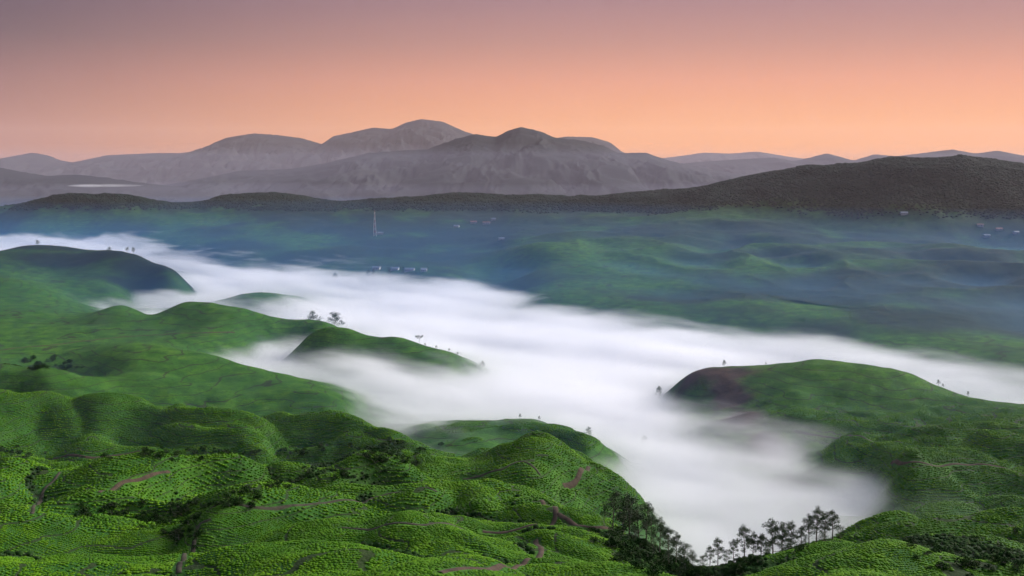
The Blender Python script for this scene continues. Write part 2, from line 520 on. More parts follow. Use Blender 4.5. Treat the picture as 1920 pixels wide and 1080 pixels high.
def splat(items):
    """soft patches: (px, metres ahead, radius across, radius along, strength)"""
    s = np.zeros_like(GX)
    for px, py, Y, rx, ry, a in items:
        x0, y0, _ = W(px, py, Y)
        d = ((GX - x0) / rx) ** 2 + ((GY - y0) / ry) ** 2
        s = np.maximum(s, a * np.exp(-d * 1.2))
    return s


n1 = fbm(GX / 40, GY / 40, 3, 55)
bare_v = splat([(1345, 700, 1085, 45, 26, 1.5), (1360, 740, 1030, 24, 50, 1.5), (1385, 790, 950, 22, 50, 1.4), (1430, 845, 870, 20, 40, 1.2), (1480, 890, 790, 14, 20, 0.7)])
wood_v = sstep(60, 110, GZ + n1 * 18) * sstep(2600, 3000, RR)
wood_v = np.maximum(wood_v, 0.85 * sstep(1900, 2500, RR + n1 * 300) * sstep(-0.5, 0.3, fbm(GX / 330, GY / 500, 3, 91)))
_green = splat([(1100, 475, 2500, 220, 260, 1.2), (1180, 500, 2300, 200, 190, 1.2), (1180, 540, 2050, 150, 130, 1.1), (1380, 505, 2250, 140, 140, 0.9), (1420, 470, 2600, 330, 90, 0.8), (1650, 465, 2650, 260, 80, 0.6), (1350, 400, 3300, 330, 130, 0.5), (1700, 400, 3100, 260, 100, 0.3), (1400, 568, 1715, 150, 30, 0.7),
                (40, 512, 1980, 110, 40, 0.8), (300, 430, 3330, 140, 120, 0.7)])
_by = np.minimum(0.866 * GX + 0.5 * GY - 975, 0.792 * GX + 0.611 * GY - 1166)
wood_v = np.maximum(wood_v, 0.9 * sstep(20, 120, _by + n1 * 40) * sstep(-0.9, 0.1, fbm(GX / 200, GY / 300, 3, 95)))
wood_v = wood_v * (1 - np.clip(_green * 1.2, 0, 1))
wood_v = np.maximum(wood_v, splat([(170, 490, 2150, 200, 70, 1.6), (60, 470, 2250, 180, 55, 1.5), (290, 510, 2080, 100, 60, 1.6), (250, 535, 2010, 90, 40, 1.3)]))
wood_v = np.maximum(wood_v, splat([(170, 490, 2150, 190, 80, 1.3), (60, 470, 2250, 170, 60, 1.2), (290, 510, 2080, 90, 60, 1.2)]))
scrub_v = splat([(250, 985, 415, 34, 22, 1.2), (350, 1005, 400, 20, 26, 1.1), (120, 985, 405, 30, 16, 0.8), (480, 935, 530, 30, 16, 1.0), (620, 915, 590, 30, 14, 0.9), (700, 850, 760, 34, 30, 0.8),
                 (280, 860, 700, 80, 24, 0.9), (560, 860, 720, 60, 30, 1.0), (60, 700, 1020, 60, 30, 0.6), (90, 690, 1080, 50, 24, 0.8), (1230, 1060, 400, 26, 60, 1.2), (1310, 1090, 380, 24, 60, 1.2),
                 (1780, 1040, 470, 40, 40, 0.9), (1880, 1060, 450, 40, 50, 0.9), (170, 600, 1400, 40, 30, 0.6)])
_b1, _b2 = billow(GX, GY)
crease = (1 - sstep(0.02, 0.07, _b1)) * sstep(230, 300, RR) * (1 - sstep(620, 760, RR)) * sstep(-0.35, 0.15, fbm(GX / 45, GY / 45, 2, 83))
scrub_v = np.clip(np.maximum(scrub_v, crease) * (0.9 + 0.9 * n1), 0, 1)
phase_v = (GZ + fbm(GX / 30, GY / 30, 2, 87) * 1.3 + fbm(GX / 160, GY / 160, 2, 88) * 5) / 4.6
set_attr(terrain, 'bare', np.clip(bare_v * (1 + 0.8 * n1), 0, 1))
set_attr(terrain, 'wood', np.clip(wood_v, 0, 1))
set_attr(terrain, 'scrub', scrub_v)
set_attr(terrain, 'contour', phase_v + 100)

# ------------------------------------------------------------------ mountains beyond
def mountain(line, Y0, front, back, seed, label, rough=0.12, foot=-40):
    line = [(p[0], p[1]) for p in line]
    pxs = np.arange(line[0][0], line[-1][0] + 1, 2.0)
    pys = np.interp(pxs, [p[0] for p in line], [p[1] for p in line])
    k = np.exp(-np.linspace(-2, 2, 11) ** 2)
    pys = np.convolve(np.pad(pys, 5, 'edge'), k / k.sum(), 'valid')
    crest = np.array([W(a, b, Y0) for a, b in zip(pxs, pys)])
    ts = np.concatenate([np.linspace(-1, 0, 90), np.linspace(0, 1, 18)[1:]])
    P = np.zeros((len(pxs), len(ts), 3))
    for j, t in enumerate(ts):
        Y = Y0 + (t * front if t < 0 else t * back)
        x = crest[:, 0]
        prof = (1 - abs(t)) ** 1.15 if t < 0 else (1 - t) ** 1.5
        amp = (crest[:, 2] - foot)
        rid = 1 - np.abs(fbm(x / 800 + seed + 0.25 * fbm(x / 500, np.full_like(x, Y / 700.0), 2, seed + 40), np.full_like(x, Y / 1700.0), 6, seed, 0.58))
        wgt = min(1.0, abs(t) * 3.0) * (1 - abs(t) ** 3)
        z = foot + amp * prof + (rid - 0.75) * amp * rough * 3 * wgt
        P[:, j] = np.stack([x, np.full_like(x, Y), np.minimum(z, foot + amp * (1 - 0.06 * min(1, abs(t) * 8)))], 1)
        if abs(t) < 1e-6:
            P[:, j, 2] = crest[:, 2] + fbm(x / 60, x * 0 + seed, 3, seed) * 4
    o = grid_mesh("mountain", P, m_rock)
    tag(o, label, None, None, "structure")
    return o


mountain([(180, 352), (310, 346), (360, 338), (450, 320), (540, 317), (600, 308), (690, 287), (740, 283), (800, 280), (850, 262), (890, 251), (930, 257), (950, 246), (975, 238), (1010, 245), (1040, 258),
          (1090, 263), (1130, 273), (1160, 287), (1210, 286), (1245, 298), (1300, 312), (1380, 326), (1480, 338), (1600, 350)], 9000, 3300, 2500, 2, "dark grey purple mountain with a pointed summit at the centre")
mountain([(-500, 310), (-300, 296), (-120, 306), (0, 301), (30, 292), (60, 286), (90, 291), (115, 301), (140, 305), (200, 291), (290, 287), (340, 287), (375, 282), (400, 268), (425, 258), (475, 250), (520, 253), (565, 259),
          (607, 271), (622, 256), (660, 248), (700, 239), (735, 242), (760, 230), (790, 223), (830, 228), (870, 246), (920, 262), (1000, 266), (1060, 256), (1110, 257), (1145, 267), (1165, 284), (1230, 310), (1320, 335)],
         18000, 5000, 2500, 5, "pale hazy mountain range with rounded double summit behind the centre mountain")
mountain([(1120, 335), (1200, 318), (1300, 304), (1380, 299), (1450, 295), (1490, 302), (1520, 295), (1550, 287), (1600, 301), (1640, 289), (1680, 293), (1730, 287), (1785, 280), (1830, 288), (1870, 282), (1920, 292),
          (2000, 288), (2100, 300), (2250, 285), (2400, 300), (2600, 330)], 13000, 3600, 2500, 9, "row of low hazy peaks along the horizon behind the dark wooded ridge")
mountain([(1150, 320), (1230, 298), (1280, 292), (1320, 286), (1370, 288), (1420, 284), (1480, 294), (1560, 304), (1680, 320)], 24500, 3000, 2500, 13, "faintest pink peaks just showing over the hazy horizon")
mountain([(-500, 330), (-250, 316), (-100, 324), (0, 314), (40, 322), (90, 330), (140, 327), (200, 333), (260, 342), (330, 350), (420, 360)], 7600, 1900, 1500, 17, "low blue hills under the hazy range at the far left")

# ------------------------------------------------------------------ fog, low mist and haze
def box_obj(name, x0, x1, y0, y1, z0, z1, mat):
    v = [(x, y, z) for z in (z0, z1) for y in (y0, y1) for x in (x0, x1)]
    f = [(0, 2, 3, 1), (4, 5, 7, 6), (0, 1, 5, 4), (2, 6, 7, 3), (0, 4, 6, 2), (1, 3, 7, 5)]
    return mesh_obj(name, v, f, mat)


m_fog, nt, out = new_mat("valley_fog")
tc = node(nt, 'ShaderNodeTexCoord')
sep = node(nt, 'ShaderNodeSeparateXYZ')
nt.links.new(tc.outputs['Object'], sep.inputs[0])
mp = node(nt, 'ShaderNodeMapping')
mp.vector_type = 'TEXTURE'
mp.inputs['Rotation'].default_value = (0, 0, math.radians(-42))
mp.inputs['Scale'].default_value = (360, 130, 70)
nt.links.new(tc.outputs['Object'], mp.inputs[0])
fn = noise(nt, mp.outputs[0], 1.0, 3.0, 0.55)
mp2 = node(nt, 'ShaderNodeMapping')
mp2.vector_type = 'TEXTURE'
mp2.inputs['Rotation'].default_value = (0, 0, math.radians(-36))
mp2.inputs['Scale'].default_value = (115, 34, 20)
nt.links.new(tc.outputs['Object'], mp2.inputs[0])
fn2 = noise(nt, mp2.outputs[0], 1.0, 3.0, 0.55)
top = math_node(nt, 'ADD', math_node(nt, 'MULTIPLY', math_node(nt, 'SUBTRACT', fn, 0.5), 54.0), 7.5)
top = math_node(nt, 'ADD', top, math_node(nt, 'MULTIPLY', math_node(nt, 'SUBTRACT', fn2, 0.5), 34.0))
top = math_node(nt, 'ADD', top, math_node(nt, 'MULTIPLY', math_node(nt, 'MAXIMUM', math_node(nt, 'SUBTRACT', sep.outputs['Y'], 2650.0), 0.0), 0.016))


def beyond(nx, ny, c):
    d = math_node(nt, 'ADD', math_node(nt, 'MULTIPLY', sep.outputs['X'], nx), math_node(nt, 'MULTIPLY', sep.outputs['Y'], ny))
    return math_node(nt, 'SUBTRACT', d, c)


for px_, py_, Y_, rad, amp in ((640, 690, 1215, 140, 18), (500, 655, 1290, 90, 9), (660, 745, 1050, 90, 12), (900, 805, 940, 90, 9), (1450, 850, 865, 60, 12), (1340, 800, 950, 60, 8), (1630, 935, 735, 55, 9), (1120, 905, 720, 50, 8)):
    c_ = W(px_, py_, Y_)
    vd = node(nt, 'ShaderNodeVectorMath', operation='DISTANCE')
    cz = node(nt, 'ShaderNodeCombineXYZ')
    nt.links.new(sep.outputs['X'], cz.inputs['X'])
    nt.links.new(sep.outputs['Y'], cz.inputs['Y'])
    nt.links.new(cz.outputs[0], vd.inputs[0])
    vd.inputs[1].default_value = (c_[0], c_[1], 0)
    fall = math_node(nt, 'SUBTRACT', 1.0, math_node(nt, 'DIVIDE', vd.outputs['Value'], rad * 1.6), True)
    top = math_node(nt, 'ADD', top, math_node(nt, 'MULTIPLY', math_node(nt, 'POWER', fall, 1.5), amp))
by = math_node(nt, 'MINIMUM', beyond(0.866, 0.5, 975), beyond(0.792, 0.611, 1166))
drop = math_node(nt, 'MULTIPLY', math_node(nt, 'MAXIMUM', by, 0.0), 0.16)
top = math_node(nt, 'SUBTRACT', top, drop)
s = math_node(nt, 'DIVIDE', math_node(nt, 'SUBTRACT', top, sep.outputs['Z']), 22.0, True)
dens = math_node(nt, 'MULTIPLY', math_node(nt, 'POWER', s, 2.2), 0.05)
vol = node(nt, 'ShaderNodeVolumePrincipled')
vol.inputs['Color'].default_value = (0.995, 0.995, 0.997, 1)
vol.inputs['Anisotropy'].default_value = 0.0
nt.links.new(dens, vol.inputs['Density'])
nt.links.new(vol.outputs[0], out.inputs['Volume'])
m_fog.cycles.volume_step_rate = 0.28
m_fog.cycles.homogeneous_volume = False
fpoly = [(-1800, 440), (1330, 440), (229, 1873), (-790, 3650), (-1800, 3650)]
fog = mesh_obj("fog", [(x, y, -60) for x, y in fpoly] + [(x, y, 28) for x, y in fpoly],
               [(4, 3, 2, 1, 0), (5, 6, 7, 8, 9)] + [(i, (i + 1) % 5, 5 + (i + 1) % 5, 5 + i) for i in range(5)], m_fog)
tag(fog, "white fog lying in the valley between the tea hills", "fog", None, "stuff")


def flat_volume(name, color, density, aniso=0.0):
    m, nt, out = new_mat(name)
    v = node(nt, 'ShaderNodeVolumePrincipled')
    v.inputs['Color'].default_value = color
    v.inputs['Density'].default_value = density
    v.inputs['Anisotropy'].default_value = aniso
    nt.links.new(v.outputs[0], out.inputs['Volume'])
    m.cycles.homogeneous_volume = True
    return m


m_mist = flat_volume("blue_mist", (0.06, 0.28, 0.68, 1), 1.25e-4)
for k, topz in enumerate((30, 55, 82, 115)):
    mist = box_obj("mist", -2200 - 31 * k, 2300 + 29 * k, (560, 740, 1300, 1800)[k], 4560 + 43 * k, -90 - 4 * k, topz, m_mist)
    tag(mist, ("lowest", "second", "third", "highest")[k] + " thin layer of blue mist over the valley floor below the wooded ridge", "mist", None, "stuff")
m_mist2 = flat_volume("valley_mist", (0.32, 0.62, 0.96, 1), 7.0e-4)
for k, topz in enumerate((9, 24)):
    f_ = 170 * k
    poly = [(-50 + 60 * k, 2390 + f_), (300 + 40 * k, 1810 + f_), (700, 1290 + f_), (1500 - 30 * k, 1290 + f_), (2200 - 40 * k, 2900 - 60 * k), (760 + 90 * k, 2900 - 60 * k)]
    n_ = len(poly)
    mv = [(x, y, -80 + 5 * k) for x, y in poly] + [(x, y, topz) for x, y in poly]
    mf = [tuple(range(n_ - 1, -1, -1)), tuple(range(n_, 2 * n_))] + [(i, (i + 1) % n_, n_ + (i + 1) % n_, n_ + i) for i in range(n_)]
    tag(mesh_obj("mist", mv, mf, m_mist2), ("lower", "upper")[k] + " sheet of blue mist on the valley floor behind the right hill", "mist", None, "stuff")
m_far = flat_volume("far_mist", (0.62, 0.62, 0.80, 1), 5.0e-5)
for k, topz in enumerate((70, 140, 340)):
    tag(box_obj("mist", -9000 - 50 * k, 9000 + 50 * k, 4800 + 60 * k, 8700 - 50 * k, -97 - 2 * k, topz, m_far), ("lowest", "middle", "highest")[k] + " layer of lavender mist at the feet of the far mountains", "mist", None, "stuff")
m_bank = flat_volume("fog_bank", (0.98, 0.98, 0.985, 1), 0.0035)
bv, bf = [], []
bx0, by0, bz0 = W(186, 348, 7050)
for i in range(9):
    for j in range(32):
        a, t = math.pi * (i + 0.5) / 9, 2 * math.pi * j / 32
        wv = 1 + 0.25 * math.sin(3 * t + 1) + 0.12 * math.sin(7 * t)
        bv.append((bx0 + 210 * wv * math.sin(a) * math.cos(t), by0 + 120 * wv * math.sin(a) * math.sin(t), bz0 - 7 * math.cos(a) * (1.2 + 0.5 * math.sin(2 * t))))
for i in range(8):
    for j in range(32):
        bf.append((i * 32 + j, i * 32 + (j + 1) % 32, (i + 1) * 32 + (j + 1) % 32, (i + 1) * 32 + j))
bf.append(tuple(range(31, -1, -1)))
bf.append(tuple(8 * 32 + j for j in range(32)))
tag(mesh_obj("fog", bv, bf, m_bank), "thin white strip of fog below the pale range at the far left", "fog", None, "stuff")

m_haze = flat_volume("haze_air", (0.88, 0.74, 0.78, 1), 1.8e-5, 0.15)
haze = box_obj("haze", -16000, 16000, -3000, 28500, -110, 1300, m_haze)
tag(haze, "thin lavender haze between the viewer and the far mountains", "haze", None, "stuff")


# ------------------------------------------------------------------ finding the ground along a line of sight
def hit(px, py, near=175.0, far=6000.0):
    p1 = np.array(W(px, py, 1000.0)) - np.array((0, 0, CAM_H))
    Y = np.exp(np.arange(math.log(near), math.log(far), 0.002))
    P = p1[None] * (Y / 1000.0)[:, None]
    P[:, 2] += CAM_H
    g = ground_np(P[:, 0], P[:, 1])
    k = np.argmax(P[:, 2] < g)
    return (float(P[k, 0]), float(P[k, 1]), float(g[k]))


def resample(p, step):
    p = np.asarray(p, float)
    # Catmull-Rom through the points, then even steps
    q = []
    e = np.vstack([2 * p[0] - p[1], p, 2 * p[-1] - p[-2]])
    for i in range(1, len(e) - 2):
        for t in np.linspace(0, 1, 24, endpoint=False):
            a, b, c, d = e[i - 1], e[i], e[i + 1], e[i + 2]
            q.append(0.5 * (2 * b + (c - a) * t + (2 * a - 5 * b + 4 * c - d) * t * t + (3 * b - a - 3 * c + d) * t ** 3))
    q.append(p[-1])
    q = np.array(q)
    L = np.concatenate([[0], np.cumsum(np.hypot(*np.diff(q, axis=0).T))])
    n = max(2, int(L[-1] / step))
    s_ = np.linspace(0, L[-1], n)
    return np.stack([np.interp(s_, L, q[:, 0]), np.interp(s_, L, q[:, 1])], 1)


PATH_XY, PATH_W = [], []
m_dirt = plain_mat("red_earth", (0.060, 0.040, 0.026, 1), 0.95, 0.4, 0.35)
m_dark = plain_mat("shaded_earth", (0.045, 0.04, 0.025, 1), 0.95, 0.4, 0.5)  # brown path earth, with the hedges' shadow put into its dark colour


def track(name, sight, width, mat, label, lift=0.28):
    line = resample([hit(*q)[:2] for q in sight], 1.5)
    d = np.gradient(line, axis=0)
    d /= np.maximum(np.hypot(d[:, 0], d[:, 1])[:, None], 1e-6)
    nrm = np.stack([-d[:, 1], d[:, 0]], 1)
    cols = []
    wob = 1 + 0.25 * np.array([perlin(np.array([i * 0.13]), np.array([width]), 3)[0] for i in range(len(line))])
    for t in (-0.5, -0.25, 0, 0.25, 0.5):
        q = line + nrm * (t * width * wob)[:, None]
        z = ground_np(q[:, 0], q[:, 1]) + lift - (0.35 if abs(t) == 0.5 else 0)
        cols.append(np.stack([q[:, 0], q[:, 1], z], 1))
    o = grid_mesh(name, np.stack(cols, 1), mat)
    tag(o, label, None, None, "structure")
    PATH_XY.append(line)
    PATH_W.append(np.full(len(line), width / 2 + 0.9))
    return o


track("dirt_road", [(825, 1074), (930, 1066), (1012, 1042), (1004, 1014)], 2.2, m_dirt, "curved red dirt road on the tea mound at the bottom centre")
track("dirt_road", [(905, 997), (1000, 984), (1042, 964), (1016, 938)], 2.4, m_dirt, "dirt road bending over the crest of the centre mound")
track("dirt_road", [(1046, 964), (1100, 989), (1152, 996)], 2.6, m_dirt, "dirt road leading along the slope to the grove of tall trees")
track("dirt_road", [(1104, 876), (1085, 893), (1056, 912)], 3.2, m_dirt, "reddish dirt road round the shoulder of the hill above the fog")
track("dirt_road", [(185, 926), (225, 908), (270, 897), (318, 886)], 2.2, m_dirt, "reddish dirt road across the tea field at the lower left")
track("dirt_road", [(100, 861), (160, 859), (215, 855), (262, 848)], 2.6, m_dirt, "short stretch of brown road at the foot of the second hill row")
track("dirt_road", [(-40, 660), (30, 653), (80, 649), (140, 642), (200, 635), (260, 630), (320, 627), (380, 625), (440, 624)], 4.0, m_dirt, "long brown road across the slope below the two green bumps")
track("dirt_road", [(1672, 866), (1690, 872), (1740, 871), (1800, 871), (1860, 874), (1960, 879)], 2.4, m_dirt, "brown road cut across the face of the hill at the far right")
track("footpath", [(1490, 808), (1520, 816), (1570, 822), (1630, 826), (1690, 830)], 2.6, m_dark, "dark path across the tea slope of the right hill")
track("footpath", [(112, 886), (98, 905), (78, 930), (64, 948), (60, 964)], 1.8, m_dark, "dark path down the tea field at the lower left corner")
track("footpath", [(392, 955), (470, 951), (560, 949), (640, 938), (730, 926), (820, 924)], 1.8, m_dark, "dark path running along the face of the centre mound")
track("footpath", [(868, 900), (905, 892), (940, 882), (972, 866), (998, 874), (1014, 892)], 2.0, m_dark, "dark zigzag path on the front of the bright hill by the fog")
track("footpath", [(335, 1078), (345, 1045), (365, 1010), (395, 975)], 2.0, m_dark, "dark path up the left side of the centre mound")
track("footpath", [(640, 990), (720, 986), (790, 985), (870, 994)], 1.8, m_dark, "dark path along the lower crest of the centre mound")

# ------------------------------------------------------------------ tea bushes
m_bush, nt, out = new_mat("tea_leaves")
tc = node(nt, 'ShaderNodeTexCoord')
geo = node(nt, 'ShaderNodeNewGeometry')
sepo = node(nt, 'ShaderNodeSeparateXYZ')
nt.links.new(tc.outputs['Object'], sepo.inputs[0])
fl = ramp(nt, noise(nt, geo.outputs['Position'], 1 / 1.6, 2), [(0.30, (0.044, 0.128, 0.004, 1)), (0.5, (0.070, 0.176, 0.005, 1)), (0.70, (0.104, 0.215, 0.006, 1))])
bigv = ramp(nt, noise(nt, geo.outputs['Position'], 1 / 30, 3, 0.6), [(0.32, (0.5, 0.62, 0.7, 1)), (0.5, (0.88, 0.92, 0.88, 1)), (0.68, (1.35, 1.2, 0.9, 1))])
principled(nt, out, mix(nt, 1.0, fl, bigv, 'MULTIPLY'), 0.8, 0.08)


def sample_grid(field, x, Y):
    th, r = np.arctan2(x, Y), np.hypot(x, Y)
    i = np.clip(np.searchsorted(th_all, th) - 1, 0, len(th_all) - 2)
    j = np.clip(np.searchsorted(rr, r) - 1, 0, len(rr) - 2)
    return field[i, j]


bare_f, wood_f = bare_v, wood_v
PX = np.concatenate(PATH_XY)
PW = np.concatenate(PATH_W)
_cells = {}
for k, (a, b) in enumerate(PX):
    _cells.setdefault((int(a // 8), int(b // 8)), []).append(k)


def off_paths(x, Y):
    keep = np.ones(len(x), bool)
    ci, cj = (x // 8).astype(int), (Y // 8).astype(int)
    for n in range(len(x)):
        for di in (-1, 0, 1):
            for dj in (-1, 0, 1):
                ks = _cells.get((ci[n] + di, cj[n] + dj))
                if ks:
                    for k in ks:
                        if (PX[k, 0] - x[n]) ** 2 + (PX[k, 1] - Y[n]) ** 2 < PW[k] ** 2:
                            keep[n] = False
                            break
    return keep


def scatter(r0, r1, step, half_deg, zmin, scrub=False):
    xm = r1 * math.sin(math.radians(half_deg))
    gx, gy = np.meshgrid(np.arange(-xm, xm, step * 0.78), np.arange(r0 * 0.8, r1, step * 1.3))
    gx = gx + (np.arange(gx.shape[0]) % 2)[:, None] * step * 0.5
    gx, gy = gx.ravel(), gy.ravel()
    # rows wander with the slope
    gx, gy = gx + fbm(gx / 25, gy / 25, 2, 61) * 3, gy + fbm(gx / 25, gy / 25, 2, 66) * 3
    gx = gx + nrg.uniform(-.28, .28, gx.size) * step
    gy = gy + nrg.uniform(-.16, .16, gy.size) * step
    r = np.hypot(gx, gy)
    th = np.degrees(np.abs(np.arctan2(gx, gy)))
    k = (r > r0) & (r < r1) & (th < half_deg)
    gx, gy = gx[k], gy[k]
    gz = ground_np(gx, gy)
    ph = (gz + fbm(gx / 30, gy / 30, 2, 87) * 1.3 + fbm(gx / 160, gy / 160, 2, 88) * 5) / 4.6
    k = ((ph % 1.0 > 0.075) | scrub) & (gz > zmin) & ((sample_grid(scrub_v, gx, gy) < 0.45) != scrub) & (sample_grid(bare_f, gx, gy) < 0.4)
    gx, gy, gz = gx[k], gy[k], gz[k]
    k = off_paths(gx, gy)
    return np.stack([gx[k], gy[k], gz[k]], 1)


def instancer(name, P, scales, mat, label, cat, radius, squash, lumps, subdiv=2):
    """points -> instances of one lumpy bush, all inside geometry nodes"""
    me = bpy.data.meshes.new(name)
    me.vertices.add(len(P))
    me.vertices.foreach_set('co', P.astype(np.float32).ravel())
    at = me.attributes.new('size', 'FLOAT', 'POINT')
    at.data.foreach_set('value', scales.astype(np.float32))
    at = me.attributes.new('turn', 'FLOAT', 'POINT')
    at.data.foreach_set('value', nrg.uniform(0, 6.28, len(P)).astype(np.float32))
    me.materials.append(mat)
    o = bpy.data.objects.new(name, me)
    COL.objects.link(o)
    g = bpy.data.node_groups.new(name + "_nodes", 'GeometryNodeTree')
    g.interface.new_socket('Geometry', in_out='INPUT', socket_type='NodeSocketGeometry')
    g.interface.new_socket('Geometry', in_out='OUTPUT', socket_type='NodeSocketGeometry')
    gi, go = g.nodes.new('NodeGroupInput'), g.nodes.new('NodeGroupOutput')
    ico = g.nodes.new('GeometryNodeMeshIcoSphere')
    ico.inputs['Radius'].default_value = radius
    ico.inputs['Subdivisions'].default_value = subdiv
    sp = g.nodes.new('GeometryNodeSetPosition')
    nz = g.nodes.new('ShaderNodeTexNoise')
    nz.inputs['Scale'].default_value = 2.3 / radius
    nz.inputs['Detail'].default_value = 1.0
    sub = g.nodes.new('ShaderNodeVectorMath')
    sub.operation = 'SUBTRACT'
    sub.inputs[1].default_value = (0.5, 0.5, 0.5)
    scl = g.nodes.new('ShaderNodeVectorMath')
    scl.operation = 'SCALE'
    scl.inputs['Scale'].default_value = lumps
    g.links.new(nz.outputs['Color'], sub.inputs[0])
    g.links.new(sub.outputs[0], scl.inputs[0])
    g.links.new(ico.outputs['Mesh'], sp.inputs['Geometry'])
    g.links.new(scl.outputs[0], sp.inputs['Offset'])
    tr = g.nodes.new('GeometryNodeTransform')
    tr.inputs['Scale'].default_value = (1, 1, squash)
    tr.inputs['Translation'].default_value = (0, 0, radius * squash * 0.55)
    g.links.new(sp.outputs[0], tr.inputs['Geometry'])
    sm = g.nodes.new('GeometryNodeSetMaterial')
    sm.inputs['Material'].default_value = mat
    ss = g.nodes.new('GeometryNodeSetShadeSmooth')
    g.links.new(tr.outputs[0], ss.inputs['Geometry'])
    g.links.new(ss.outputs[0], sm.inputs['Geometry'])
    ip = g.nodes.new('GeometryNodeInstanceOnPoints')
    a1 = g.nodes.new('GeometryNodeInputNamedAttribute')
    a1.data_type = 'FLOAT'
    a1.inputs['Name'].default_value = 'size'
    a2 = g.nodes.new('GeometryNodeInputNamedAttribute')
    a2.data_type = 'FLOAT'
    a2.inputs['Name'].default_value = 'turn'
    cx = g.nodes.new('ShaderNodeCombineXYZ')
    g.links.new(a2.outputs['Attribute'], cx.inputs['Z'])
    g.links.new(gi.outputs[0], ip.inputs['Points'])
    g.links.new(sm.outputs[0], ip.inputs['Instance'])
    g.links.new(cx.outputs[0], ip.inputs['Rotation'])
    g.links.new(a1.outputs['Attribute'], ip.inputs['Scale'])
    g.links.new(ip.outputs[0], go.inputs[0])
    md = o.modifiers.new("bushes", 'NODES')
    md.node_group = g
    tag(o, label, cat, None, "stuff")
    return o


PA = scatter(185, 480, 1.05, 29, 2)
instancer("tea_bushes", PA, nrg.uniform(0.55, 1.2, len(PA)) * (0.85 + 0.35 * fbm(PA[:, 0] / 9, PA[:, 1] / 9, 2, 71)), m_bush, "low clipped tea bushes covering the near hills", "tea bushes", 0.64, 0.42, 0.34)
PB = scatter(480, 1120, 1.75, 29, 3)
instancer("tea_bushes", PB, nrg.uniform(0.5, 1.15, len(PB)) * (1 - 0.75 * sstep(850, 1120, np.hypot(PB[:, 0], PB[:, 1]))), m_bush, "low tea bushes covering the hills round the fog", "tea bushes", 0.98, 0.42, 0.55, 1)
print("BUSHES", len(PA), len(PB))

# ------------------------------------------------------------------ trees
m_bark = plain_mat("bark", (0.11, 0.085, 0.07, 1), 0.9, 0.35, 1.2)
m_leaf, nt, out = new_mat("dark_leaves")
geo = node(nt, 'ShaderNodeNewGeometry')
principled(nt, out, ramp(nt, noise(nt, geo.outputs['Position'], 0.5, 2), [(0.3, (0.018, 0.040, 0.014, 1)), (0.7, (0.060, 0.100, 0.030, 1))]), 0.75, 0.2)


def tube(verts, faces, pts_, radii, sides=6):
    base = len(verts)
    for k, p in enumerate(pts_):
        d = (pts_[min(k + 1, len(pts_) - 1)] - pts_[max(k - 1, 0)]).normalized()
        a = d.orthogonal().normalized()
        b = d.cross(a)
        for i in range(sides):
            t = 2 * math.pi * i / sides
            verts.append(p + (a * math.cos(t) + b * math.sin(t)) * radii[k])
    for k in range(len(pts_) - 1):
        for i in range(sides):
            j = (i + 1) % sides
            faces.append((base + k * sides + i, base + k * sides + j, base + (k + 1) * sides + j, base + (k + 1) * sides + i))
    faces.append(tuple(base + (len(pts_) - 1) * sides + i for i in range(sides)))


def leaf_clump(verts, faces, c, rx, rz, n, r_, size):
    for _ in range(n):
        d = Vector((r_.gauss(0, 1), r_.gauss(0, 1), r_.gauss(0, 1))).normalized() * (r_.random() ** 0.45)
        p = c + Vector((d.x * rx, d.y * rx, d.z * rz))
        a = Vector((r_.gauss(0, 1), r_.gauss(0, 1), r_.gauss(0, 0.7))).normalized()
        b = a.orthogonal().normalized()
        b.rotate(Matrix.Rotation(r_.uniform(0, 6.28), 3, a))
        L, w = size * r_.uniform(0.7, 1.4), size * r_.uniform(0.35, 0.6)
        k = len(verts)
        verts.extend((p - a * L * 0.5, p + b * w * 0.5, p + a * L * 0.5, p - b * w * 0.5))
        faces.append((k, k + 1, k + 2, k + 3))


